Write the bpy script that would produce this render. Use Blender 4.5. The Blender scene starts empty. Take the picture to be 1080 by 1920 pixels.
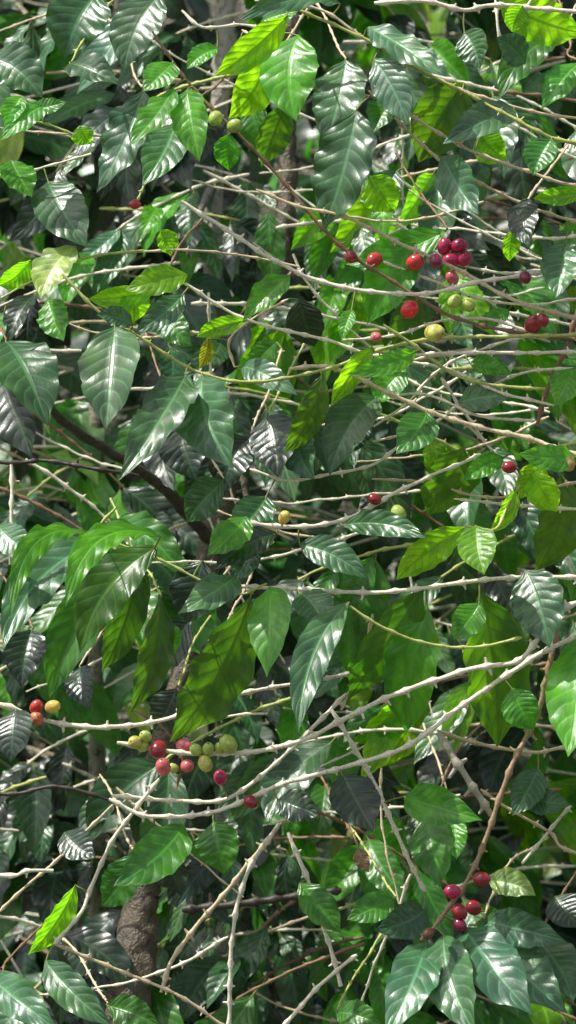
import bpy, math, random
import numpy as np
from mathutils import Vector, Matrix, noise
random.seed(11); np.random.seed(11)
R=random.uniform
K=0.9/1080/4.0; ZC=1.5
EL=math.radians(60); AZ=math.radians(-104)   # azimuth from +Y towards +X
S=Vector((math.sin(AZ)*math.cos(EL),math.cos(AZ)*math.cos(EL),math.sin(EL)))
def P(px,py,d): return Vector(((px-540)*K*d, d, ZC-(py-960)*K*d))
col=bpy.context.scene.collection
# ---------------------------------------------------------------- materials
class NT:
    def __init__(s,name):
        s.m=bpy.data.materials.new(name); s.m.use_nodes=True; s.t=s.m.node_tree; s.t.nodes.clear()
    def n(s,k,**kw):
        x=s.t.nodes.new(k)
        for a,b in kw.items(): setattr(x,a,b)
        return x
    def put(s,inp,v):
        if isinstance(v,bpy.types.NodeSocket): s.t.links.new(v,inp)
        else: inp.default_value=v
    def M(s,op,a,b=0.0,c=0.0):
        x=s.n('ShaderNodeMath',operation=op)
        s.put(x.inputs[0],a); s.put(x.inputs[1],b); s.put(x.inputs[2],c)
        return x.outputs[0]
    def mix(s,f,a,b,blend='MIX'):
        x=s.n('ShaderNodeMix',data_type='RGBA',blend_type=blend)
        s.put(x.inputs[0],f); s.put(x.inputs[6],a); s.put(x.inputs[7],b)
        return x.outputs[2]
    def ramp(s,f,lo,hi,a=0.0,b=1.0):
        x=s.n('ShaderNodeMapRange'); x.interpolation_type='SMOOTHSTEP'
        s.put(x.inputs[0],f); s.put(x.inputs[1],lo); s.put(x.inputs[2],hi); s.put(x.inputs[3],a); s.put(x.inputs[4],b)
        return x.outputs[0]
    def noise(s,vec,scale,detail=3.0,w=None):
        x=s.n('ShaderNodeTexNoise'); 
        if w is not None: x.noise_dimensions='4D'; s.put(x.inputs['W'],w)
        s.t.links.new(vec,x.inputs['Vector']); x.inputs['Scale'].default_value=scale; x.inputs['Detail'].default_value=detail
        return x.outputs[0]

def leaf_material():
    t=NT('coffee_leaf_surface')
    at=t.n('ShaderNodeAttribute',attribute_name='tint'); tint=at.outputs['Color']; al=at.outputs['Alpha']
    uv=t.n('ShaderNodeUVMap').outputs[0]
    sp=t.n('ShaderNodeSeparateXYZ'); t.t.links.new(uv,sp.inputs[0])
    u=sp.outputs[0]; v=sp.outputs[1]
    av=t.M('MULTIPLY',t.M('ABSOLUTE',t.M('SUBTRACT',v,0.5)),2.0)
    oi=t.n('ShaderNodeObjectInfo').outputs['Random']
    gi=t.n('ShaderNodeNewGeometry').outputs['Random Per Island']
    rnd=t.M('MULTIPLY',t.M('ADD',oi,gi),40.0)
    n1=t.noise(uv,4.0,4.0,rnd); n2=t.noise(uv,26.0,3.0,rnd); n0=t.noise(uv,1.4,2.0,rnd)
    wob=t.M('MULTIPLY',t.M('SUBTRACT',n1,0.5),0.5)
    ph=t.M('ADD',t.M('SUBTRACT',t.M('MULTIPLY',u,9.0),t.M('MULTIPLY',t.M('POWER',av,1.3),1.7)),wob)
    fr=t.M('FRACT',ph)
    dist=t.M('MINIMUM',fr,t.M('SUBTRACT',1.0,fr))
    lat=t.ramp(dist,0.02,0.14,1.0,0.0)
    lat=t.M('MULTIPLY',lat,t.ramp(av,0.75,1.0,1.0,0.15))
    mid=t.ramp(av,0.03,0.10,1.0,0.0)
    vein=t.M('MAXIMUM',t.M('MULTIPLY',lat,0.65),mid)
    base=t.mix(t.ramp(n0,0.35,0.65,0.0,0.8),tint,t.mix(1.0,tint,(1.4,1.3,0.8,1),'MULTIPLY'))
    dk=t.mix(t.ramp(n1,0.3,0.7),base,t.mix(1.0,base,(0.5,0.58,0.56,1),'MULTIPLY'))
    lt=t.mix(1.0,t.mix(1.0,tint,(2.0,2.0,1.8,1),'MULTIPLY'),(0.02,0.04,0.01,1),'ADD')
    c=t.mix(t.M('MULTIPLY',vein,0.75),dk,lt)
    spot=t.ramp(t.noise(uv,14.0,2.0,rnd),0.66,0.72)
    c=t.mix(t.M('MULTIPLY',spot,0.4),c,(0.12,0.10,0.03,1))
    quilt=t.M('SINE',t.M('MULTIPLY',fr,math.pi))
    h=t.M('ADD',t.M('MULTIPLY',quilt,t.ramp(av,0.0,0.4,0.3,1.0)),t.M('MULTIPLY',n2,0.5))
    h=t.M('SUBTRACT',h,t.M('MULTIPLY',mid,0.5))
    bp=t.n('ShaderNodeBump'); bp.inputs['Strength'].default_value=0.5; bp.inputs['Distance'].default_value=0.0013
    t.t.links.new(h,bp.inputs['Height'])
    pr=t.n('ShaderNodeBsdfPrincipled')
    t.put(pr.inputs['Base Color'],c); t.put(pr.inputs['Roughness'],t.ramp(n1,0.2,0.8,0.24,0.44))
    pr.inputs['IOR'].default_value=1.5; pr.inputs['Specular IOR Level'].default_value=0.85
    t.put(pr.inputs['Normal'],bp.outputs[0])
    tr=t.n('ShaderNodeBsdfTranslucent')
    tcx=t.mix(1.0,base,(2.9,3.2,0.9,1),'MULTIPLY')
    tcx=t.mix(t.M('MULTIPLY',quilt,0.45),tcx,t.mix(1.0,tcx,(1.3,1.25,1.0,1),'MULTIPLY'))
    tcx=t.mix(vein,tcx,t.mix(1.0,tcx,(0.28,0.36,0.35,1),'MULTIPLY'))
    tcx=t.mix(t.ramp(n1,0.35,0.65),tcx,t.mix(1.0,tcx,(0.45,0.6,0.6,1),'MULTIPLY'))
    t.put(tr.inputs[0],tcx); t.put(tr.inputs['Normal'],bp.outputs[0])
    ms=t.n('ShaderNodeMixShader'); t.put(ms.inputs[0],al)
    t.t.links.new(pr.outputs[0],ms.inputs[1]); t.t.links.new(tr.outputs[0],ms.inputs[2])
    o=t.n('ShaderNodeOutputMaterial'); t.t.links.new(ms.outputs[0],o.inputs[0])
    return t.m
def bark_material(name,scale,bump,dark):
    t=NT(name)
    tint=t.n('ShaderNodeAttribute',attribute_name='tint').outputs['Color']
    tc=t.n('ShaderNodeTexCoord').outputs['Object']
    n1=t.noise(tc,scale,5.0); n2=t.noise(tc,scale*4,4.0); n3=t.noise(tc,scale*0.25,3.0)
    c=t.mix(t.ramp(n1,0.3,0.5),t.mix(1.0,tint,(dark,dark*.88,dark*.7,1),'MULTIPLY'),tint)
    c=t.mix(t.ramp(n2,0.5,0.75),c,t.mix(1.0,tint,(1.05,1.05,1.0,1),'MULTIPLY'))
    c=t.mix(t.ramp(n3,0.58,0.72,0.0,0.4),c,t.mix(1.0,tint,(.55,.45,.28,1),'MULTIPLY'))
    bp=t.n('ShaderNodeBump'); bp.inputs['Strength'].default_value=0.6; bp.inputs['Distance'].default_value=bump
    t.t.links.new(t.M('ADD',n1,t.M('MULTIPLY',n2,0.6)),bp.inputs['Height'])
    pr=t.n('ShaderNodeBsdfPrincipled'); t.put(pr.inputs['Base Color'],c); pr.inputs['Roughness'].default_value=0.42
    t.put(pr.inputs['Normal'],bp.outputs[0])
    o=t.n('ShaderNodeOutputMaterial'); t.t.links.new(pr.outputs[0],o.inputs[0])
    return t.m
def cherry_material():
    t=NT('coffee_cherry_skin')
    at=t.n('ShaderNodeAttribute',attribute_name='tint'); tint=at.outputs['Color']; al=at.outputs['Alpha']
    tc=t.n('ShaderNodeTexCoord').outputs['Object']
    w=t.M('MULTIPLY',t.n('ShaderNodeObjectInfo').outputs['Random'],30.0)
    n1=t.noise(tc,90.0,3.0,w); n2=t.noise(tc,500.0,3.0,w)
    c=t.mix(t.ramp(n1,0.4,0.7,0.0,0.7),tint,t.mix(1.0,tint,(0.6,0.5,0.6,1),'MULTIPLY'))
    c=t.mix(t.M('MULTIPLY',al,t.ramp(n1,0.42,0.6)),c,(0.55,0.08,0.04,1))
    c=t.mix(t.ramp(n2,0.64,0.77,0.0,0.3),c,(0.16,0.09,0.04,1))
    pr=t.n('ShaderNodeBsdfPrincipled'); t.put(pr.inputs['Base Color'],c); pr.inputs['Roughness'].default_value=0.2
    pr.inputs['Specular IOR Level'].default_value=0.8
    pr.inputs['Subsurface Weight'].default_value=0.15; pr.inputs['Subsurface Radius'].default_value=(0.004,0.002,0.001)
    o=t.n('ShaderNodeOutputMaterial'); t.t.links.new(pr.outputs[0],o.inputs[0])
    return t.m
def ground_material():
    t=NT('leaf_litter_soil')
    tc=t.n('ShaderNodeTexCoord').outputs['Object']
    n1=t.noise(tc,6.0,6.0); n2=t.noise(tc,45.0,5.0)
    vo=t.n('ShaderNodeTexVoronoi'); t.t.links.new(tc,vo.inputs['Vector']); vo.inputs['Scale'].default_value=22
    c=t.mix(t.ramp(n1,0.4,0.6),(0.03,0.023,0.015,1),(0.022,0.04,0.011,1))
    c=t.mix(t.ramp(n2,0.5,0.62),c,(0.30,0.27,0.22,1))
    bp=t.n('ShaderNodeBump'); bp.inputs['Distance'].default_value=0.03; t.t.links.new(t.M('ADD',n2,vo.outputs[0]),bp.inputs['Height'])
    pr=t.n('ShaderNodeBsdfPrincipled'); t.put(pr.inputs['Base Color'],c); pr.inputs['Roughness'].default_value=0.9
    t.put(pr.inputs['Normal'],bp.outputs[0])
    o=t.n('ShaderNodeOutputMaterial'); t.t.links.new(pr.outputs[0],o.inputs[0])
    return t.m
LEAF=leaf_material(); TWIG=bark_material('twig_bark',260.0,0.0009,.65); BARK=bark_material('trunk_bark',55.0,0.012,.35)
CHERRY=cherry_material(); GROUND=ground_material()
# ---------------------------------------------------------------- mesh helpers
class Geo:
    def __init__(s): s.v=[];s.f=[];s.uv=[];s.c=[];s.mi=[];s.k=0
    def add(s,v,f,uv,c,mi):
        s.v.append(np.asarray(v,float)); s.f.append(np.asarray(f,int)+s.k); s.k+=len(v)
        s.uv.append(np.asarray(uv,float)); s.c.append(np.tile(np.asarray(c,float),(len(v),1)))
        s.mi.append(np.full(len(f),mi))
    def mesh(s,name,mats):
        V=np.vstack(s.v);F=np.vstack(s.f);UV=np.vstack(s.uv);C=np.vstack(s.c);MI=np.concatenate(s.mi)
        me=bpy.data.meshes.new(name)
        me.vertices.add(len(V)); me.vertices.foreach_set('co',V.ravel())
        me.loops.add(F.size); me.loops.foreach_set('vertex_index',F.ravel().astype(np.int32))
        me.polygons.add(len(F)); me.polygons.foreach_set('loop_start',(np.arange(len(F))*4).astype(np.int32))
        for m in mats: me.materials.append(m)
        me.polygons.foreach_set('material_index',MI.astype(np.int32))
        me.polygons.foreach_set('use_smooth',np.ones(len(F),bool))
        me.update(calc_edges=True)
        l=me.uv_layers.new(name='UVMap'); l.data.foreach_set('uv',UV[F.ravel()].ravel())
        a=me.color_attributes.new('tint','FLOAT_COLOR','POINT'); a.data.foreach_set('color',C.ravel())
        me.validate(); return me
PU=[0,.03,.08,.16,.28,.42,.55,.68,.79,.87,.93,.97,1]
PW=[.02,.12,.36,.67,.93,1,.97,.85,.62,.37,.18,.07,.0]
gridcache={}
def leaf_geo(L,W,n=36,m=8,bend=.08,fold=.2,wave=.03,side=0.0,quilt=0.0,ragged=.025):
    key=(n,m)
    u=np.linspace(0,1,n+1); v=np.linspace(-1,1,m+1)
    U,Vv=np.meshgrid(u,v,indexing='ij')
    w=np.interp(u,PU,PW)
    if n>12:
        ww=w.copy(); ww[1:-1]=(w[:-2]+2*w[1:-1]+w[2:])/4; w=ww
    p1,p2,p3,p4=[R(0,6.28) for _ in range(4)]; f=R(2.6,5)
    rl=1+ragged*np.sin(U*R(18,30)+p3+Vv)+ragged*.7*np.sin(U*R(40,60)+p4+2*Vv)
    yo=W/2*w[:,None]*Vv*np.where(np.abs(Vv)>.99,rl,1)
    z=bend*4*U*(1-U)*L+fold*np.abs(yo)
    z=z+wave*L*np.where(Vv>0,np.sin(f*6.28*U+p1),np.sin(f*1.1*6.28*U+p2))*Vv**2*np.minimum(w[:,None]*1.3,1)
    z=z+wave*.9*L*np.sin(U*6.28*R(.8,1.4)+p4)*Vv*w[:,None]
    if quilt>0:
        z=z+quilt*L*np.sin(2*np.pi*(9*U-1.7*np.abs(Vv)**1.3)-np.pi/2)*np.minimum(np.abs(Vv)*2.5,1)*w[:,None]
    sl=side*4*(1-2*U); nrm=np.sqrt(1+sl**2)
    x=L*U-yo*sl/nrm
    y=yo/nrm+side*4*U*(1-U)*L
    V=np.stack([x,y,z],-1).reshape(-1,3)
    if key not in gridcache:
        I,J=np.meshgrid(np.arange(n),np.arange(m),indexing='ij'); a=(I*(m+1)+J).ravel()
        gridcache[key]=np.stack([a,a+m+1,a+m+2,a+1],-1)
    UV=np.stack([U,(Vv+1)/2],-1).reshape(-1,2)
    return V,gridcache[key],UV
def tube(pts,rad,seg=7):
    pts=np.asarray([list(p) for p in pts],float); n=len(pts); rad=np.asarray(rad,float)
    T=np.gradient(pts,axis=0); T/=np.linalg.norm(T,axis=1)[:,None]+1e-9
    ref=np.array([0.1,1,0.05]); V=[]
    for i in range(n):
        a=np.cross(T[i],ref); a/=np.linalg.norm(a)+1e-9; b=np.cross(T[i],a)
        r=rad[i]
        for j in range(seg):
            an=6.28318*j/seg; V.append(pts[i]+r*(math.cos(an)*a+math.sin(an)*b))
    F=[]
    for i in range(n-1):
        for j in range(seg):
            k=(j+1)%seg; F.append((i*seg+j,i*seg+k,(i+1)*seg+k,(i+1)*seg+j))
    UV=np.zeros((len(V),2))
    return np.array(V),np.array(F),UV
def catmull(pts,step):
    pts=[Vector(p) for p in pts]; P0=[pts[0]*2-pts[1]]+pts+[pts[-1]*2-pts[-2]]
    out=[]
    for i in range(1,len(P0)-2):
        a,b,c,d=P0[i-1:i+3]; k=max(2,int((c-b).length/step))
        for j in range(k):
            t=j/k; out.append(0.5*((2*b)+(c-a)*t+(2*a-5*b+4*c-d)*t*t+(3*b-a-3*c+d)*t**3))
    out.append(pts[-1]); return out
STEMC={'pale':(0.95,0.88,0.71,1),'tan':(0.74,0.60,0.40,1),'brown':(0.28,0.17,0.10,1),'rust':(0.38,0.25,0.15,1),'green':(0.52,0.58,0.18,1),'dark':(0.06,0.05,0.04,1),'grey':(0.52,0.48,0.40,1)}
def stem_geo(g,pts3,r0,r1,colr,knots=True,wob=.0014,seg=7):
    ps=catmull(pts3,0.008); n=len(ps); o=R(0,100)
    if wob: ps=[p+wob*noise.noise_vector(Vector((o+i*.22,0,0)))+wob*2.2*noise.noise_vector(Vector((o+i*.05,7,0))) for i,p in enumerate(ps)]
    s=0; nxt=R(.01,.04); rad=[]; nodes=[]
    for i,p in enumerate(ps):
        if i: s+=(p-ps[i-1]).length
        t=i/(n-1); r=r0+(r1-r0)*t
        r*=1+.14*noise.noise(Vector((o+i*.5,3,0)))
        if knots and s>=nxt: nodes.append(i); nxt=s+R(.024,.042); 
        rad.append(r)
    for i in nodes:
        rad[i]*=1.75
        if i>0: rad[i-1]*=1.15
    rad[0]*=.75; rad[-1]*=.75
    g.add(*tube(ps,rad,seg),colr,0)
    for i in nodes:
        if i<1 or i>=n-1 or R(0,1)<.4: continue
        tdir=(ps[i+1]-ps[i-1]).normalized(); sd=tdir.cross(Vector((R(-.4,.4),1,R(-.4,.4)))).normalized()
        for sg in (1,-1):
            if R(0,1)<.35: continue
            L=rad[i]*R(1.3,2.3); q=ps[i]; e=q+sd*sg*L+tdir*L*R(-.2,.5)
            g.add(*tube([q,(q+e)/2+tdir*.0004,e],[rad[i]*.5,rad[i]*.42,rad[i]*.25],5),colr,0)
    return ps
TINT={'G':(0.033,0.108,0.040,.16),'K':(0.012,0.036,0.018,.08),'S':(0.062,0.165,0.080,.14),'B':(0.095,0.33,0.028,.42),  # K carries deep shade and S the pale sky sheen in base colour
      'Y':(0.20,0.42,0.018,.5),'O':(0.075,0.170,0.014,.45),'Q':(0.050,0.130,0.014,.40),'P':(0.38,0.50,0.18,.35),'D':(0.22,0.13,0.08,.2),'N':(0.055,0.21,0.028,.34),'A':(0.36,0.30,0.01,.45)}  # Y tint carries sunlit brightness on top of its own yellow-green
def tint(c,j=.18):
    r,g,b,a=TINT[c]; k=1+R(-j,j); return (r*k*(1+R(-.15,.15)),g*k,b*k*(1+R(-.2,.2)),a)
def frame(a,n):
    X=a.normalized(); Z=(n-X*n.dot(X)).normalized(); Y=Z.cross(X)
    return Matrix((X,Y,Z)).transposed()
def obj(name,me,parent=None,mw=None):
    o=bpy.data.objects.new(name,me); col.objects.link(o)
    if parent: o.parent=parent
    if mw is not None: o.matrix_local=mw
    return o
# ---------------------------------------------------------------- main branches (kind, pts, depth0, depth1, radius px)
BR=[
('pale',[(340,375),(430,435),(500,482),(580,520),(680,545),(800,549),(900,528),(1040,508)],3.88,3.9,4.8,5.7),
('brown',[(285,60),(350,150),(440,245),(520,330),(590,410),(660,478),(740,530),(830,585),(930,618),(1080,636)],3.92,3.94,3.5,6),
('tan',[(480,355),(560,385),(650,405),(760,460),(870,512),(960,562),(1080,598)],3.9,3.9,3.6,6.8),
('green',[(560,20),(690,75),(800,140),(900,190),(1000,240),(1080,268)],3.88,3.86,4,5),
('tan',[(690,170),(760,240),(840,310),(960,375),(1080,418)],3.9,3.9,3.8,4.8),
('tan',[(700,160),(780,222),(880,280),(980,318),(1080,350)],3.86,3.88,3.8,4.8),
('green',[(118,515),(190,590),(260,632),(350,690),(440,715),(530,710),(620,690),(740,650),(860,633),(1080,628)],3.85,3.9,3.8,5.2),
('pale',[(330,520),(440,590),(530,620),(620,640),(700,665),(800,664),(960,662),(1080,660)],3.9,3.9,3.8,5.2),
('tan',[(540,690),(620,690),(700,722),(800,770),(900,803),(1000,825),(1080,850)],3.88,3.88,4.8,8),
('green',[(720,610),(780,650),(850,700),(930,722),(1020,728)],3.88,3.9,3.6,5),
('brown',[(1130,520),(1062,650),(1030,720),(1008,800)],3.96,3.96,8,6),
('pale',[(445,978),(540,988),(630,980),(700,950),(770,910),(900,850)],3.88,3.92,5.8,4.8),
('pale',[(440,1098),(560,1105),(690,1110),(800,1100),(930,1085),(1080,1082)],3.86,3.88,5.2,6.2),
('green',[(655,1135),(700,1165),(780,1200),(880,1213),(980,1195)],3.8,3.82,3.6,4),
('pale',[(218,1392),(330,1412),(450,1412),(560,1390),(650,1345),(750,1297),(880,1255),(970,1240),(1020,1185),(1080,1130)],3.85,3.82,5.5,8),
('pale',[(205,1497),(280,1530),(400,1522),(520,1475),(640,1440),(760,1400),(870,1322),(970,1255),(1080,1195)],3.88,3.84,5,8),
('pale',[(210,1493),(320,1500),(430,1495),(520,1430),(590,1360),(650,1300)],3.92,3.95,5,5.5),
('pale',[(0,1322),(60,1345),(170,1362),(300,1352),(420,1310),(560,1280),(660,1262)],3.9,3.93,6.5,5),
('rust',[(1050,1150),(1010,1330),(960,1440),(910,1570),(870,1660),(815,1740),(790,1765)],3.86,3.8,8,5.5),
('pale',[(620,1330),(645,1370),(700,1470),(760,1600),(797,1672)],3.93,3.93,5.5,5.5),
('pale',[(525,1545),(465,1640),(437,1760),(430,1930)],3.92,3.9,5.5,5.5),
('pale',[(540,1560),(575,1650),(620,1780),(640,1850)],3.96,3.96,5.5,5.5),
('pale',[(300,1460),(215,1570),(170,1660),(150,1710),(100,1770)],3.9,3.9,5,5.5),
('tan',[(100,1770),(200,1810),(330,1865),(430,1930)],3.9,3.93,4.4,4.4),
('grey',[(820,1370),(870,1450),(925,1535)],3.98,3.98,9,9),
('tan',[(525,1548),(440,1650),(335,1780),(300,1860)],3.98,3.95,5.5,6.5),
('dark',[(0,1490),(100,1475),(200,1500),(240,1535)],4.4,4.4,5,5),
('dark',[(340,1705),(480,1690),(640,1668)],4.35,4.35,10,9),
('tan',[(210,1510),(120,1600),(40,1670),(0,1710)],4.0,4.0,4,4),
('pale',[(0,1640),(50,1632),(100,1632)],4.0,4.0,6,5),
('pale',[(510,1950),(600,1850),(670,1790)],3.93,3.93,5,5),
('pale',[(750,835),(700,870),(620,888),(540,900),(470,880)],3.93,3.97,4,3.6),
('tan',[(900,655),(790,672),(700,700),(620,760),(560,820)],3.95,3.98,3.8,3.4),
('pale',[(1040,760),(940,735),(840,690),(740,680),(640,700)],3.93,3.98,3.8,3.4),
('tan',[(1080,905),(1000,925),(900,930),(800,905),(700,900)],3.95,3.98,3.8,3.4),
('pale',[(1000,630),(920,650),(830,690),(760,760),(700,800)],3.95,3.98,3.8,3.4),
('pale',[(1080,560),(1000,572),(900,560),(800,520),(720,490)],3.95,3.98,3.8,3.4),
('pale',[(1080,690),(980,700),(880,745),(800,800),(700,830)],3.93,3.97,4,3.4),
('pale',[(1080,500),(980,512),(900,505),(820,480)],3.96,3.98,4,3.4),
('pale',[(1030,640),(930,600),(840,600),(740,630),(640,640)],3.96,3.98,3.8,3.4),
('pale',[(1000,790),(900,780),(800,740),(700,750),(600,780)],3.95,3.98,3.8,3.4),
('pale',[(700,5),(800,2),(870,18),(940,8),(1080,20)],3.9,3.9,5.5,6.5),
('tan',[(480,0),(600,15),(690,75),(820,150),(960,200),(1080,222)],3.95,3.92,3.6,4.2),
('green',[(0,215),(90,235),(180,270)],4.0,4.0,3,3),
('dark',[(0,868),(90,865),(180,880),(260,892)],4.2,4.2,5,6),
('pale',[(1080,955),(980,950),(850,935)],3.96,3.96,4.6,3.6),
('tan',[(1080,1400),(1000,1410),(900,1395),(820,1370)],4.0,4.0,5,5),
('tan',[(1080,1600),(1030,1560),(960,1520),(900,1480)],4.0,4.0,4,4),
('pale',[(980,1620),(1030,1560),(1070,1510)],4.0,4.0,4,4),
('green',[(270,470),(180,480),(100,505),(0,560)],4.0,3.97,3,3),
('tan',[(200,478),(330,470),(450,480),(560,500)],4.05,4.05,3,3),
('green',[(220,950),(190,1000),(300,1050),(380,1090),(450,1115),(500,1095)],3.85,3.85,3,3.5),
('pale',[(20,870),(22,1000),(18,1060)],4.05,4.05,5,5),
('tan',[(440,690),(430,640),(470,600),(540,560)],4.0,4.0,3,3),
('green',[(870,985),(930,990),(960,930),(1010,870),(1080,830)],3.86,3.92,3.4,4.4),
('brown',[(330,1480),(340,1420),(300,1360),(250,1330)],4.0,4.0,3,3),
('tan',[(700,1150),(680,1240),(640,1330)],3.95,3.95,4,4),
('pale',[(360,1370),(420,1345),(500,1340)],3.95,3.95,3.5,3.5),
('pale',[(0,330),(90,312),(170,290)],4.05,4.05,3,3),
('pale',[(930,0),(935,60),(955,120)],4.02,4.02,4,4),
('pale',[(340,20),(380,50),(450,45),(520,60)],4.05,4.05,4,3),
]
LV=[ # bx,by,tx,ty,width,class,depth shift,tilt,side
(560,65,556,228,108,'B',-.02,-.5),(648,112,608,275,98,'S',0,-.3),(668,205,606,430,112,'G',.02,-.1,.06),(540,28,402,142,60,'Y',-.02),(505,78,428,222,78,'Y'),
(350,168,374,305,70,'B',-.03,-.5),(325,165,240,275,52,'B',-.02,-.7),(268,168,182,360,82,'S',0,-.3),(328,232,266,350,80,'S',0,-.8),(325,118,268,172,60,'B',0,-.6),
(185,-15,120,112,118,'G',0,-.2),(300,-10,232,135,96,'G',0,-.3),(-20,110,80,185,90,'G'),(130,120,225,160,60,'G'),(55,205,125,190,34,'N'),
(535,195,490,312,62,'O'),(640,8,445,42,50,'S',0,-.8),(700,110,765,235,70,'S'),(690,50,830,138,62,'S',0,-.8),(870,155,785,305,115,'O',.03),
(965,205,828,272,66,'S',0,-.7),(828,292,898,402,72,'S',0,-.8),(935,0,1095,62,84,'Y'),(1050,68,935,188,66,'N'),(1085,118,1015,205,58,'B'),
(1070,160,980,175,46,'S'),(1098,362,1000,372,34,'Y'),(985,372,992,465,56,'K'),(1062,455,1042,560,78,'S',0,-.8),(90,340,165,465,95,'G'),
(142,462,76,560,72,'P',0,-.6),(58,487,-5,535,42,'Y'),(352,515,232,545,56,'Y',0,-.3),(290,545,165,560,46,'Y',-.01,.2),(245,540,250,605,60,'Y'),(345,550,252,625,52,'S'),
(545,515,455,602,50,'B'),(462,600,368,632,36,'Y'),(390,632,373,692,27,'A'),(215,612,198,805,114,'S',-.03,-.65,.03),(348,702,222,902,86,'S',-.03,-.95,.05),
(380,705,438,880,110,'S',-.04,-.7,-.04),(452,688,560,742,52,'S',0,-.9),(604,700,532,850,56,'O',0,.3,.06),(712,742,618,892,84,'G'),(782,658,650,702,42,'B'),
(838,432,648,496,66,'B',.09),(780,455,688,608,92,'B',.10,.2),(800,560,738,652,80,'Q',.09),(955,580,888,612,32,'B',.04),(858,755,962,742,54,'S'),
(800,772,742,852,72,'N'),(870,838,800,968,100,'O',.03),(808,820,832,912,52,'Y'),(945,858,868,902,42,'B',0,-.5),(1082,858,970,850,52,'B',0,-.5),
(1015,862,975,935,60,'Y'),(965,915,915,1000,34,'Y'),(1052,888,1002,1072,92,'O',.02),(872,988,742,1088,62,'Y',-.03,.3,-.06),(893,985,908,1078,74,'Y',-.04,-.8),
(984,1068,1030,1215,98,'G',-.02,-.6),(1090,1190,1065,1420,110,'B'),(900,1108,932,1402,128,'O',.04),(800,1130,762,1375,100,'B',.03,.3),(795,1098,652,1312,84,'Q',.02),
(655,1128,560,1375,68,'S',0,-.7,-.08),(505,1100,500,1270,78,'B',-.03,-.7),(442,1080,332,1152,62,'S',-.02,-.9),(470,1118,318,1392,106,'Q',0,.2,.03),(300,1120,243,1335,62,'Q'),
(228,1006,6,1220,84,'S',-.05,-.7,-.13),(302,1006,122,1140,60,'B',-.07,-1.0,-.16),(296,1024,150,1225,92,'Q',-.02,-.1,-.08),(235,1050,92,1310,92,'N',.02,.1,-.05),(180,1006,20,1160,50,'B',-.07,-1.1,-.18),
(262,1040,190,1260,70,'Q',.0,.2,.03),
(462,968,388,1042,62,'B',-.02,-.6),(-5,985,75,1045,60,'S'),
(758,1493,905,1538,72,'B',-.04,-.7),(852,1528,856,1612,46,'B',-.02,-.6),(795,1530,825,1665,84,'N'),(672,1590,692,1636,30,'D'),
(142,1658,52,1790,46,'Y'),(345,1545,212,1662,86,'N'),(85,1800,212,1925,64,'S',0,-.6),(-20,1835,110,1935,70,'S',0,-.9),
(800,1765,722,1950,84,'S',.0,-.9,.05),(832,1752,892,1940,96,'S',-.01,-.9,-.04),(870,1738,1000,1905,104,'S',.01,-.9,-.05),(905,1725,1062,1765,66,'S',.02,-.7),(915,1652,1005,1680,50,'P',0,-.6),
(930,1750,1065,1900,96,'S',.02,-.8,-.08),(795,1705,700,1745,70,'G'),(740,1685,650,1725,54,'N'),(1000,1760,1075,1880,80,'G'),(470,1020,440,1090,60,'G'),(560,1110,610,1180,70,'S'),
(690,790,640,860,60,'G'),(10,640,90,800,110,'G'),(0,700,60,860,90,'K'),(340,790,370,900,90,'K'),(500,780,520,895,90,'K'),
(560,1020,690,1085,60,'G'),(520,1000,400,1070,56,'K'),(640,985,800,1010,50,'G'),(560,800,590,900,70,'S'),(1035,260,1000,330,60,'N'),
(745,320,700,400,60,'G'),(430,250,430,320,50,'B',.06),(470,190,500,300,60,'N',.06),(90,195,0,265,50,'B'),(20,300,60,370,60,'B'),
(60,1180,40,1290,80,'K'),(150,1250,170,1330,60,'K'),(30,1330,20,1430,80,'K'),(400,1540,420,1640,90,'N'),(520,1500,600,1530,60,'K'),
(640,1450,700,1560,90,'K'),(420,1180,450,1290,80,'K'),(600,1240,560,1330,60,'K'),(1040,1680,1090,1740,70,'K'),(1010,1440,960,1530,60,'G'),
(250,610,180,590,40,'S'),(985,120,930,70,60,'G'),(760,690,700,760,60,'B'),(700,650,620,760,44,'Y'),(880,680,960,700,40,'B'),
(410,90,350,130,40,'B'),(490,40,560,20,46,'B'),(290,1180,330,1225,60,'B'),(960,1290,1000,1370,70,'B'),(1075,690,1040,760,60,'B'),
(560,1655,640,1750,60,'N'),(980,1500,1070,1510,50,'G'),(120,1560,180,1610,60,'K'),(630,1900,720,1925,50,'N'),(200,1885,300,1925,60,'N'),
(300,590,360,650,60,'N'),(90,560,120,640,60,'B'),(660,580,640,640,30,'B'),(980,10,960,60,50,'Y'),(870,60,900,130,60,'G'),(450,70,480,150,60,'Y'),
(40,180,10,240,44,'B'),(150,235,170,270,44,'Y'),(900,1130,850,1200,60,'B'),(1000,880,1045,960,60,'Y'),(960,430,955,490,34,'Y'),(300,430,320,480,40,'Y'),
(500,930,430,1010,70,'G'),(470,820,420,930,80,'K',.05),(380,1050,350,1170,90,'K',.08),(420,900,350,980,70,'G',.06),(560,560,590,650,70,'K',.06),(520,640,470,700,50,'N',.06),
(360,1160,300,1260,80,'K',.1),(330,1290,290,1370,70,'K',.1),(690,330,740,400,70,'Y',.08),(900,250,950,300,60,'Y',.06),(740,180,700,250,60,'N',.05),
(290,1570,340,1680,70,'K',.3),(250,1600,190,1700,70,'N',.3),
]
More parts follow.
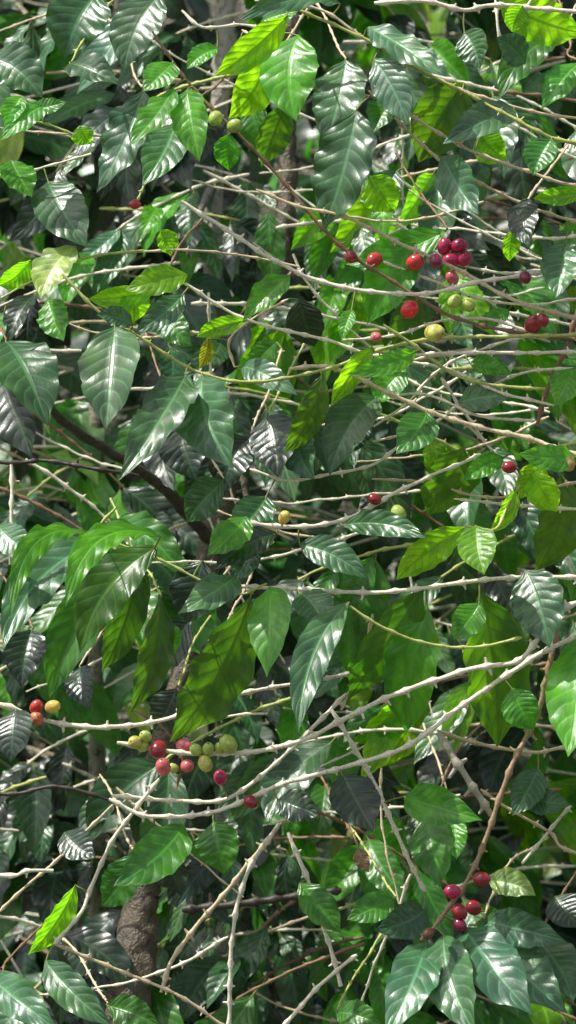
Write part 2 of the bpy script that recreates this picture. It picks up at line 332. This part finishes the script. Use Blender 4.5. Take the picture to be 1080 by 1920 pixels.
CH=[
(658,482,14,'dr'),(702,487,16,'r'),(778,492,18,'r'),(833,462,16,'m'),(860,461,16,'m'),(846,488,16,'m'),(871,485,15,'m'),(817,489,14,'dm'),(848,521,14,'pk'),
(768,580,18,'br'),(853,565,15,'g'),(878,571,15,'g'),(815,624,20,'yg'),(1000,608,19,'dr'),(1018,600,13,'dr'),(985,520,13,'dm'),(705,632,12,'pk'),(253,383,11,'r'),(440,236,15,'g'),(404,222,16,'g'),
(533,970,13,'y'),(702,936,13,'dr'),(747,962,16,'g'),(955,876,14,'dr'),(1065,868,16,'og'),(68,1325,14,'r'),(99,1325,15,'y'),(68,1348,16,'or'),
(254,1392,15,'yg'),(273,1381,13,'g'),(297,1405,18,'dr'),(306,1438,17,'pk'),(268,1400,12,'g'),(346,1399,16,'pk'),(351,1436,15,'pk'),(325,1440,11,'g'),(385,1432,16,'yg'),(368,1406,13,'g'),(391,1404,13,'g'),(428,1395,19,'g'),(412,1402,11,'g'),
(413,1458,15,'m'),(470,1503,14,'dr'),(365,1342,12,'y'),(848,1672,16,'m'),(903,1648,16,'dr'),(888,1702,16,'dr'),(862,1709,16,'dr'),(862,1735,14,'dm'),(803,1750,12,'bn'),(398,1310,12,'y'),
]
CC={'r':(.62,.045,.04,.0),'br':(.78,.025,.03,0),'dr':(.36,.02,.03,0),'m':(.52,.02,.10,0),'dm':(.24,.012,.05,0),'pk':(.78,.17,.19,.15),'g':(.48,.62,.12,0),'yg':(.62,.66,.13,.25),'y':(.78,.66,.12,.3),'or':(.72,.24,.10,.5),'og':(.58,.52,.14,.3),'bn':(.22,.11,.06,.2)}
class Thing: pass
things=[]
def make_thing(kind,pts,d0,d1,r0,r1,knots=True):
    t=Thing(); n=len(pts); pts=list(pts)
    if pts[-1][0]>=1078: pts.append((pts[-1][0]+260,pts[-1][1]+(pts[-1][1]-pts[-2][1])*1.2))
    if pts[0][0]>=1078: pts.insert(0,(pts[0][0]+260,pts[0][1]+(pts[0][1]-pts[1][1])*1.2))
    if pts[0][0]<=0: pts.insert(0,(-220,pts[0][1]-30))
    n=len(pts)
    p3=[P(x,y,d0+(d1-d0)*i/(n-1)+ (R(-.012,.012) if 0<i<n-1 else 0)) for i,(x,y) in enumerate(pts)]
    g=Geo(); c=STEMC[kind]; k=1+R(-.08,.04); c=(c[0]*k,c[1]*k,c[2]*k,1)
    w=K*(d0+d1)/2
    ps=stem_geo(g,p3,r0*w*.72,r1*w*.62,c,knots)
    base=ps[-1].copy()
    g.v=[v-np.array(base) for v in g.v]
    t.o=obj('coffee_branch',g.mesh('branch_stem',[TWIG])); t.o.location=base; t.base=base
    t.kind=kind; t.ps=ps; t.leaves=0; t.ch=[]; t.lc=[]
    t.pp=np.array([((p.x/(K*p.y))+540, 960-(p.z-ZC)/(K*p.y)) for p in ps])
    things.append(t); return t
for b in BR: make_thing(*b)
def nearest(x,y):
    best=(1e9,None,0)
    for t in things:
        d=np.hypot(t.pp[:,0]-x,t.pp[:,1]-y); i=int(d.argmin())
        if d[i]<best[0]: best=(d[i],t,i)
    return best
def attach(x,y,lim):
    d,t,i=nearest(x,y)
    if d>lim:
        sx=R(30,90)*random.choice((-1,1)); dd=R(3.98,4.12)
        t=make_thing(random.choice(['green','tan','brown']),[(x+2,y-3),(x+sx*.4,y-R(30,50)),(x+sx,y-R(80,120)),(x+sx*1.8,y-R(130,190))],dd,dd+.25,2.6,3.4)
        d,_,i=0,0,0
    return t,i
def hi_leaf(x,y,tx,ty,w,c,sh=0,tilt=None,side=None):
    t,i=attach(x,y,46)
    bp=t.ps[i]; d=bp.y-.006+sh
    B=P(x,y,d)
    Lp=math.hypot(tx-x,ty-y)*K*d
    if tilt is not None: dt=Lp*tilt
    elif c in 'GSKDP': dt=-Lp*R(.3,.9)
    elif c in 'YOAQ': dt=Lp*R(.0,.4)
    else: dt=-Lp*R(.1,.8)
    if sh>.05: dt=abs(dt)*.5
    T=P(tx,ty,d+dt); a=T-B; L=a.length
    n=Vector((0,-1,0)); n=(n-a.normalized()*n.dot(a.normalized())).normalized()
    roll=R(.15,.5)
    n1=Matrix.Rotation(roll,3,a.normalized())@n; n2=Matrix.Rotation(-roll,3,a.normalized())@n
    hi,lw=(n1,n2) if n1.dot(S)>n2.dot(S) else (n2,n1)
    n=lw if (c in 'YOAQ' and not (tilt and tilt<0)) else hi
    W=w*K*d/math.cos(roll)*1.0
    g=Geo(); V,F,UV=leaf_geo(L,W,bend=R(.03,.15),fold=R(.05,.4),wave=R(.013,.034),side=side if side is not None else R(-.08,.08),quilt=.0030 if c in 'YOQ' else .0024)
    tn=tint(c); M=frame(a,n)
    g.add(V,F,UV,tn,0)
    e=M.transposed()@(bp-B)
    g.add(*tube([e,e*.4+Vector((0,0,.002)),Vector((0.002,0,0)),Vector((L*.06,V[4+9*2][1],V[4+9*2][2]))],[.0016,.0013,.0012,.0009],6),(0.2,0.25,0.06,1),1)
    o=obj('leaf',g.mesh('leaf_blade',[LEAF,TWIG]),t.o,Matrix.Translation(B-t.base)@M.to_4x4())
    t.leaves+=1; t.lc.append(c)
for l in LV: hi_leaf(*l)
def cherry(x,y,r,c):
    t,i=attach(x,y,50)
    bp=t.ps[i]; rr=r*K*bp.y*.9; C=P(x,y,bp.y-rr*.9-R(0,.006))
    ax=(C-bp); ax=ax.normalized() if ax.length>1e-4 else Vector((0,-1,0))
    ax=(Vector((ax.x,ax.y*.5,ax.z))+Vector((R(-.6,.6),R(-.2,.2),R(-.7,.3)))).normalized()
    g=Geo(); nu,nv=14,18; V=[];F=[]
    for a in range(nu+1):
        th=math.pi*a/nu
        for b in range(nv):
            ph=2*math.pi*b/nv; q=math.sin(th)*(1+.03*math.cos(2*ph))
            xx=-math.cos(th)*1.16
            if a>=nu-1: xx=1.16*(.985 if a==nu-1 else .92)
            V.append((xx*rr,q*rr*math.cos(ph)*.95,q*rr*math.sin(ph)*.95))
    for a in range(nu):
        for b in range(nv):
            k=(b+1)%nv; F.append((a*nv+b,a*nv+k,(a+1)*nv+k,(a+1)*nv+b))
    cc=CC[c]; k=1+R(-.12,.12)
    g.add(np.array(V),np.array(F),np.zeros((len(V),2)),(cc[0]*k,cc[1]*k,cc[2]*k,cc[3]),0)
    M=frame(ax,Vector((R(-1,1),.3,R(-1,1))))
    g.add(*tube([Vector((rr*1.06,0,0)),Vector((rr*1.15,0,0)),Vector((rr*1.18,0,0)),Vector((rr*1.14,0,0))],[rr*.19,rr*.17,rr*.11,.0001],10),(cc[0]*.4+.04,cc[1]*.4+.03,.03,1),1)
    e=M.transposed()@(bp-C)
    g.add(*tube([e,(e+Vector((-rr,0,0)))/2,Vector((-rr*.95,0,0))],[.0017,.0014,.0016],6),(0.2,0.2,0.07,1),1)
    o=obj('coffee_cherry',g.mesh('cherry_body',[CHERRY,TWIG]),t.o,Matrix.Translation(C-t.base)@M.to_4x4())
    t.ch.append(c)
for c in CH: cherry(*c)
KN={'pale':'pale bare-barked','tan':'tan woody','brown':'brown woody','rust':'reddish brown woody','green':'thin greenish','dark':'thick dark','grey':'grey weathered'}
for t in things:
    s=KN[t.kind]+' coffee branch'
    ripe=any(c in ('r','br','dr','m','dm','pk','or') for c in t.ch); un=any(c in ('g','yg','y','og') for c in t.ch)
    if ripe and un: s+=' with red and green cherries'
    elif ripe: s+=' bearing ripe red cherries'
    elif un: s+=' bearing unripe green cherries'
    elif t.leaves:
        m=max(set(t.lc),key=t.lc.count)
        s+=' with '+{'G':'dark glossy','K':'very dark','S':'sheen-tinted glossy','B':'bright green','Y':'yellow-green sunlit-tinted','O':'olive translucent','Q':'dark olive drooping','P':'pale green','D':'dry brown','N':'mid green','A':'yellowing'}[m]+(' leaves' if t.leaves>1 else ' leaf')
    else: s+=' with knobbly joints and no leaves'
    t.o['label']=s; t.o['category']='branch'; t.o['group']='coffee branches in the thicket'
# ---------------------------------------------------------------- trees
def tree(path,dp,rads,tintc,label,limbs,shade_crown):
    d0,d1=dp; m=len(path)
    p3=[P(x,y,d0+(d1-d0)*i/(m-1)) for i,(x,y) in enumerate(path)]; w=K*(d0+d1)/2
    base=p3[-1].copy(); base.z=0
    e=bpy.data.objects.new('coffee_tree',None); col.objects.link(e); e.location=base; e.empty_display_size=.2
    e['label']=label; e['category']='tree'; e['group']='coffee trees'
    ps=catmull(p3,.012); n=len(ps); rad=[]
    for i,p in enumerate(ps):
        f=i/(n-1)*(len(rads)-1); a=int(min(f,len(rads)-2)); r=(rads[a]+(rads[a+1]-rads[a])*(f-a))*w
        rad.append(r*(1+.10*noise.noise(p*14)))
    V,F,UV=tube(ps,rad,30)
    V=np.array([Vector(v)+noise.noise_vector(Vector(v)*28)*.007+noise.noise_vector(Vector(v)*90)*.005 for v in V])-np.array(base)
    g=Geo(); g.add(V,F,UV,tintc,0); obj('trunk',g.mesh('trunk_mesh',[BARK]),e)
    for pts,e0,e1,r0,r1 in limbs:
        g=Geo(); q=[P(x,y,e0+(e1-e0)*i/(len(pts)-1))-base for i,(x,y) in enumerate(pts)]
        stem_geo(g,q,r0*w,r1*w,tuple(x*.6 for x in tintc[:3])+(1,),False,.004,12); obj('limb',g.mesh('limb_mesh',[BARK]),e)
    g=Geo(); top=p3[0]
    for (dx,dy,z0,z1,sx,sy,nn) in shade_crown:  # leaf roof above the view, added to shade the layers at the back
        for _ in range(nn):
            c=Vector((top.x+dx+random.gauss(0,sx),top.y+dy+random.gauss(0,sy),0))
            if c.y<4.6: continue
            c.z=max(ZC+.2*c.y+.16,R(z0,z1)); c-=base
            V,F,UV=leaf_geo(R(.12,.2),R(.05,.08),9,4,R(.0,.12),R(0,.3),.03)
            M=frame(Vector((R(-1,1),R(-1,1),R(-1.1,.3))),Vector((R(-.5,.5),R(-.7,.7),1)))
            g.add(V@np.array(M).T+np.array(c),F,UV,tint(random.choice('GKSNG')),0)
    obj('shade_crown',g.mesh('shade_crown_leaves',[LEAF]),e)
tree([(600,-700),(560,-300),(548,0),(540,330),(525,500),(495,660),(440,840),(408,980),(345,1250),(290,1500),(258,1750),(235,1950),(200,2540)],(5.3,4.5),[12,14,14,15,17,20,22,24,30,38,45,54],(.13,.105,.07,1),
 'leaning coffee tree with rough brown mossy trunk',
 [([(75,740),(120,790),(190,840),(290,900),(345,960),(392,1010)],4.4,4.75,7,12),([(430,880),(455,910),(475,980),(470,1040)],4.7,4.6,8,4)],[(.2,.5,2.7,3.5,.55,.4,480)])
tree([(440,-700),(425,0),(412,200),(398,400),(405,700),(420,1200),(430,2350)],(5.4,5.4),[16,18,18,20,24],(.50,.47,.40,1),
 'slender coffee tree with pale grey trunk',[([(405,330),(360,410),(330,450)],5.3,5.1,8,5)],[(-.3,.8,2.9,3.7,.7,.6,560)])
tree([(230,-700),(222,0),(205,200),(190,500),(180,1000),(190,2350)],(5.4,5.4),[10,12,15,16,18],(.34,.31,.25,1),
 'thin coffee tree with grey bark among leaves',[([(200,150),(260,80),(300,20)],5.4,5.3,7,4)],[(-.6,.4,2.8,3.6,.5,.6,480)])
tree([(1150,-700),(1170,0),(1165,700),(1185,1500),(1180,2350)],(5.4,5.4),[12,16,22,28],(.2,.17,.13,1),
 'upright coffee tree with brown trunk in shade',[([(1165,500),(1120,430),(1060,380)],5.4,5.2,8,5)],[(-.1,.7,2.8,3.6,.5,.6,480)])
# ---------------------------------------------------------------- mid-depth leafy branches
def classes(px,py):  # tints paint light by region: dark classes for shade, bright for sun
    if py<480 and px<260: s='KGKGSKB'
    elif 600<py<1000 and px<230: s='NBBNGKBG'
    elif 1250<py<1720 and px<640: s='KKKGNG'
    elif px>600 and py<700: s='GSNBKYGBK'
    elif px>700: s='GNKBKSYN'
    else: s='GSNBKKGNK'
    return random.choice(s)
lib={}
for c in 'GKSBNOY':
    lib[c]=[]
    for v in range(6):
        g=Geo(); V,F,UV=leaf_geo(1,R(.34,.50),22,6,R(.0,.18),R(.05,.45),R(.012,.036),R(-.10,.10),.0)
        g.add(V,F,UV,tint(c),0); g.add(*tube([Vector((-.09,0,-.01)),Vector((-.03,0,.0)),Vector((.06,0,.012))],[.011,.009,.006],5),(.2,.25,.06,1),1)
        lib[c].append(g.mesh('leaf_blade',[LEAF,TWIG]))
for k in range(150):
    px=R(-150,1230); py=R(-60,1950); d=R(4.45,5.4)
    if 170<px<400 and py>1600: d=max(d,5.0)
    c0=P(px,py,d); s=random.choice((-1,1))
    L=R(.25,.5); pts=[Vector((0,0,0))]
    dirv=Vector((s*R(.5,1),R(-.2,.4),R(-.5,.15))).normalized()
    for j in range(4):
        pts.append(pts[-1]+dirv*L/4); dirv=(dirv+Vector((0,0,-.12))+Vector((R(-.1,.1),R(-.1,.1),R(-.1,.1)))).normalized()
    g=Geo(); kc=random.choice(['tan','green','pale','pale','brown'])
    ps=stem_geo(g,pts,.0030,.0016,STEMC[kc],True,.0016,6)
    o=obj('coffee_branch',g.mesh('branch_stem',[TWIG])); o.location=c0
    o['category']='branch'; o['group']='coffee branches in the thicket'
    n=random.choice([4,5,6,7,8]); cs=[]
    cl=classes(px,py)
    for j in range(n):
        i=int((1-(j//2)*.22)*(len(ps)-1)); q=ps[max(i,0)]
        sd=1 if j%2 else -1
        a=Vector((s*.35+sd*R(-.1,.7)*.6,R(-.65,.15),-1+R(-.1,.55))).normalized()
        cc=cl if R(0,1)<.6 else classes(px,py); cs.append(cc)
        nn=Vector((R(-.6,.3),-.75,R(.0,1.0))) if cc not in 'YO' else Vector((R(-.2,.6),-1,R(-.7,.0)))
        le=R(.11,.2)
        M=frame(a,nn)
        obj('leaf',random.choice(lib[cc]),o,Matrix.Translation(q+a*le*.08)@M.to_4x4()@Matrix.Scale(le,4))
    m=max(set(cs),key=cs.count)
    o['label']='arching coffee branch with '+{'G':'dark glossy','K':'very dark shade-tinted','S':'sheen-tinted glossy','B':'bright green','Y':'yellow-green','O':'olive translucent','N':'mid green'}[m]+' hanging leaves'
for k in range(44):
    px=R(200,1150) if k<24 else R(600,1200); py=R(-50,1950) if k<24 else R(200,1000); d=R(4.15,4.9); s=-1
    L=R(.2,.5); an=R(-.5,.7) if R(0,1)<.8 else R(1.0,2.2)
    dirv=Vector((-math.cos(an),R(-.2,.3),-math.sin(an)*.7)).normalized(); pts=[Vector((0,0,0))]
    for j in range(4):
        pts.append(pts[-1]+dirv*L/4); dirv=(dirv+Vector((0,0,.14))+Vector((R(-.12,.12),R(-.1,.1),R(-.12,.12)))).normalized()
    g=Geo(); stem_geo(g,pts,R(.0017,.0027),.0012,STEMC[random.choice(['pale','tan','pale','pale'])],True,.003,6)
    o=obj('bare_twig',g.mesh('twig_stem',[TWIG])); o.location=P(px,py,d)
    o['label']='bare pale coffee twig arching through the leaves'; o['category']='twig'; o['group']='bare twigs in the thicket'
# ---------------------------------------------------------------- distant thicket (uncountable)
lo=[]
for v in range(18):
    lo.append(leaf_geo(1,R(.36,.52),9,4,R(.0,.18),R(.05,.45),R(.012,.036),R(-.10,.10),0))
def thicket(name,n,d0,d1,label,ztop):
    g=Geo(); cnt=0
    while cnt<n:
        d=R(d0,d1); w=.9*d/4; x=R(-w*.5-.7,w*.5+.7); z=R(-.05 if d<7 else ZC-.8*d/4-.2,ZC+.8*d/4*ztop)
        px=x/(K*d)+540; py=960-(z-ZC)/(K*d)
        if noise.noise(Vector((x*2.2,d*1.2,z*2.2)))<-.15: continue
        if 1250<py<1600 and px<640 and R(0,1)<.5: continue
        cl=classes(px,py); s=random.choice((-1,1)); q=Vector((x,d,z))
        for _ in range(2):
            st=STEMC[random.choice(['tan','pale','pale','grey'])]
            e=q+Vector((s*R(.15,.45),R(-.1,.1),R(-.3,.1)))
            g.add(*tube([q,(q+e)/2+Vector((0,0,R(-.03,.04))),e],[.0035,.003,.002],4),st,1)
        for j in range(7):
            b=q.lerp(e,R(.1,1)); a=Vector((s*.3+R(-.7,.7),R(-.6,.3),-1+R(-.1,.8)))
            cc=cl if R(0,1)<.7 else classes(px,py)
            if R(0,1)<.04: cc='P'  # occasional pale tint painted in as a sunlit fleck
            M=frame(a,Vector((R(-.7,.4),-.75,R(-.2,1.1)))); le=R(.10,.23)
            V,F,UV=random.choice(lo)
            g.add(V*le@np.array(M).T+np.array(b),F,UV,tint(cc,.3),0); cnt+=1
    o=obj(name,g.mesh(name,[LEAF,TWIG])); o['kind']='stuff'; o['label']=label; o['category']='foliage'
thicket('background_foliage',3300,5.3,7.6,'dense mass of dark coffee leaves and thin twigs',1.12)
# ---------------------------------------------------------------- hillside + undergrowth
def gz(x,y):
    t=max(0,y-6.8); return min(t,14)*.75+max(0,t-14)*.25+ .12*noise.noise(Vector((x*.8,y*.8,0)))*min(1,max(0,(y-3)/3))
xs=np.concatenate([np.linspace(-80,-6,18),np.linspace(-5,5,50),np.linspace(6,80,18)]); ys=np.concatenate([np.linspace(-40,2,12),np.linspace(2.5,16,60),np.linspace(17,120,30)])
V=[(x,y,gz(x,y)) for x in xs for y in ys]; ny=len(ys); F=[(i*ny+j,(i+1)*ny+j,(i+1)*ny+j+1,i*ny+j+1) for i in range(len(xs)-1) for j in range(ny-1)]
g=Geo(); g.add(V,F,np.zeros((len(V),2)),(0,0,0,1),0); o=obj('ground',g.mesh('ground',[GROUND])); o['kind']='structure'; o['label']='sloping forest floor covered in leaf litter'
g=Geo()
for k in range(3400):
    y=R(5.5,11); x=R(-2.2,2.2)*y/7; z=gz(x,y)+R(0,.3)
    le=R(.12,.26); V,F,UV=random.choice(lo)
    M=frame(Vector((R(-1,1),R(-1,1),R(-.8,.5))),Vector((R(-.6,.6),-.6,R(.1,1))))
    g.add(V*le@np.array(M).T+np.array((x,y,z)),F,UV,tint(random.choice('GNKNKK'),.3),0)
o=obj('undergrowth',g.mesh('undergrowth',[LEAF])); o['kind']='stuff'; o['label']='low leafy undergrowth covering the slope'; o['category']='undergrowth'
# ---------------------------------------------------------------- light, world, camera
sc=bpy.context.scene
ld=bpy.data.lights.new('sun','SUN'); ld.energy=5; ld.angle=math.radians(.5); ld.color=(1,.97,.9)
so=bpy.data.objects.new('sun',ld); col.objects.link(so); so.rotation_euler=S.to_track_quat('Z','Y').to_euler(); so.location=(0,0,8)
w=bpy.data.worlds.new('World'); sc.world=w; w.use_nodes=True; nt=w.node_tree; nt.nodes.clear()
sk=nt.nodes.new('ShaderNodeTexSky'); sk.sky_type='NISHITA'; sk.sun_disc=False; sk.sun_elevation=EL; sk.sun_rotation=AZ; sk.dust_density=3
hs=nt.nodes.new('ShaderNodeHueSaturation'); hs.inputs['Saturation'].default_value=.42
bg=nt.nodes.new('ShaderNodeBackground'); bg.inputs[1].default_value=.15; out=nt.nodes.new('ShaderNodeOutputWorld')
nt.links.new(sk.outputs[0],hs.inputs['Color']); nt.links.new(hs.outputs[0],bg.inputs[0]); nt.links.new(bg.outputs[0],out.inputs[0])
cd=bpy.data.cameras.new('camera'); cam=bpy.data.objects.new('camera',cd); col.objects.link(cam)
cam.location=(0,0,ZC); cam.rotation_euler=(math.radians(90),0,0); cd.sensor_width=36; cd.lens=90; cd.clip_end=400
cd.dof.use_dof=True; cd.dof.focus_distance=3.92; cd.dof.aperture_fstop=6.3
sc.camera=cam
sc.view_settings.view_transform='Standard'; sc.view_settings.look='None'; sc.view_settings.exposure=0
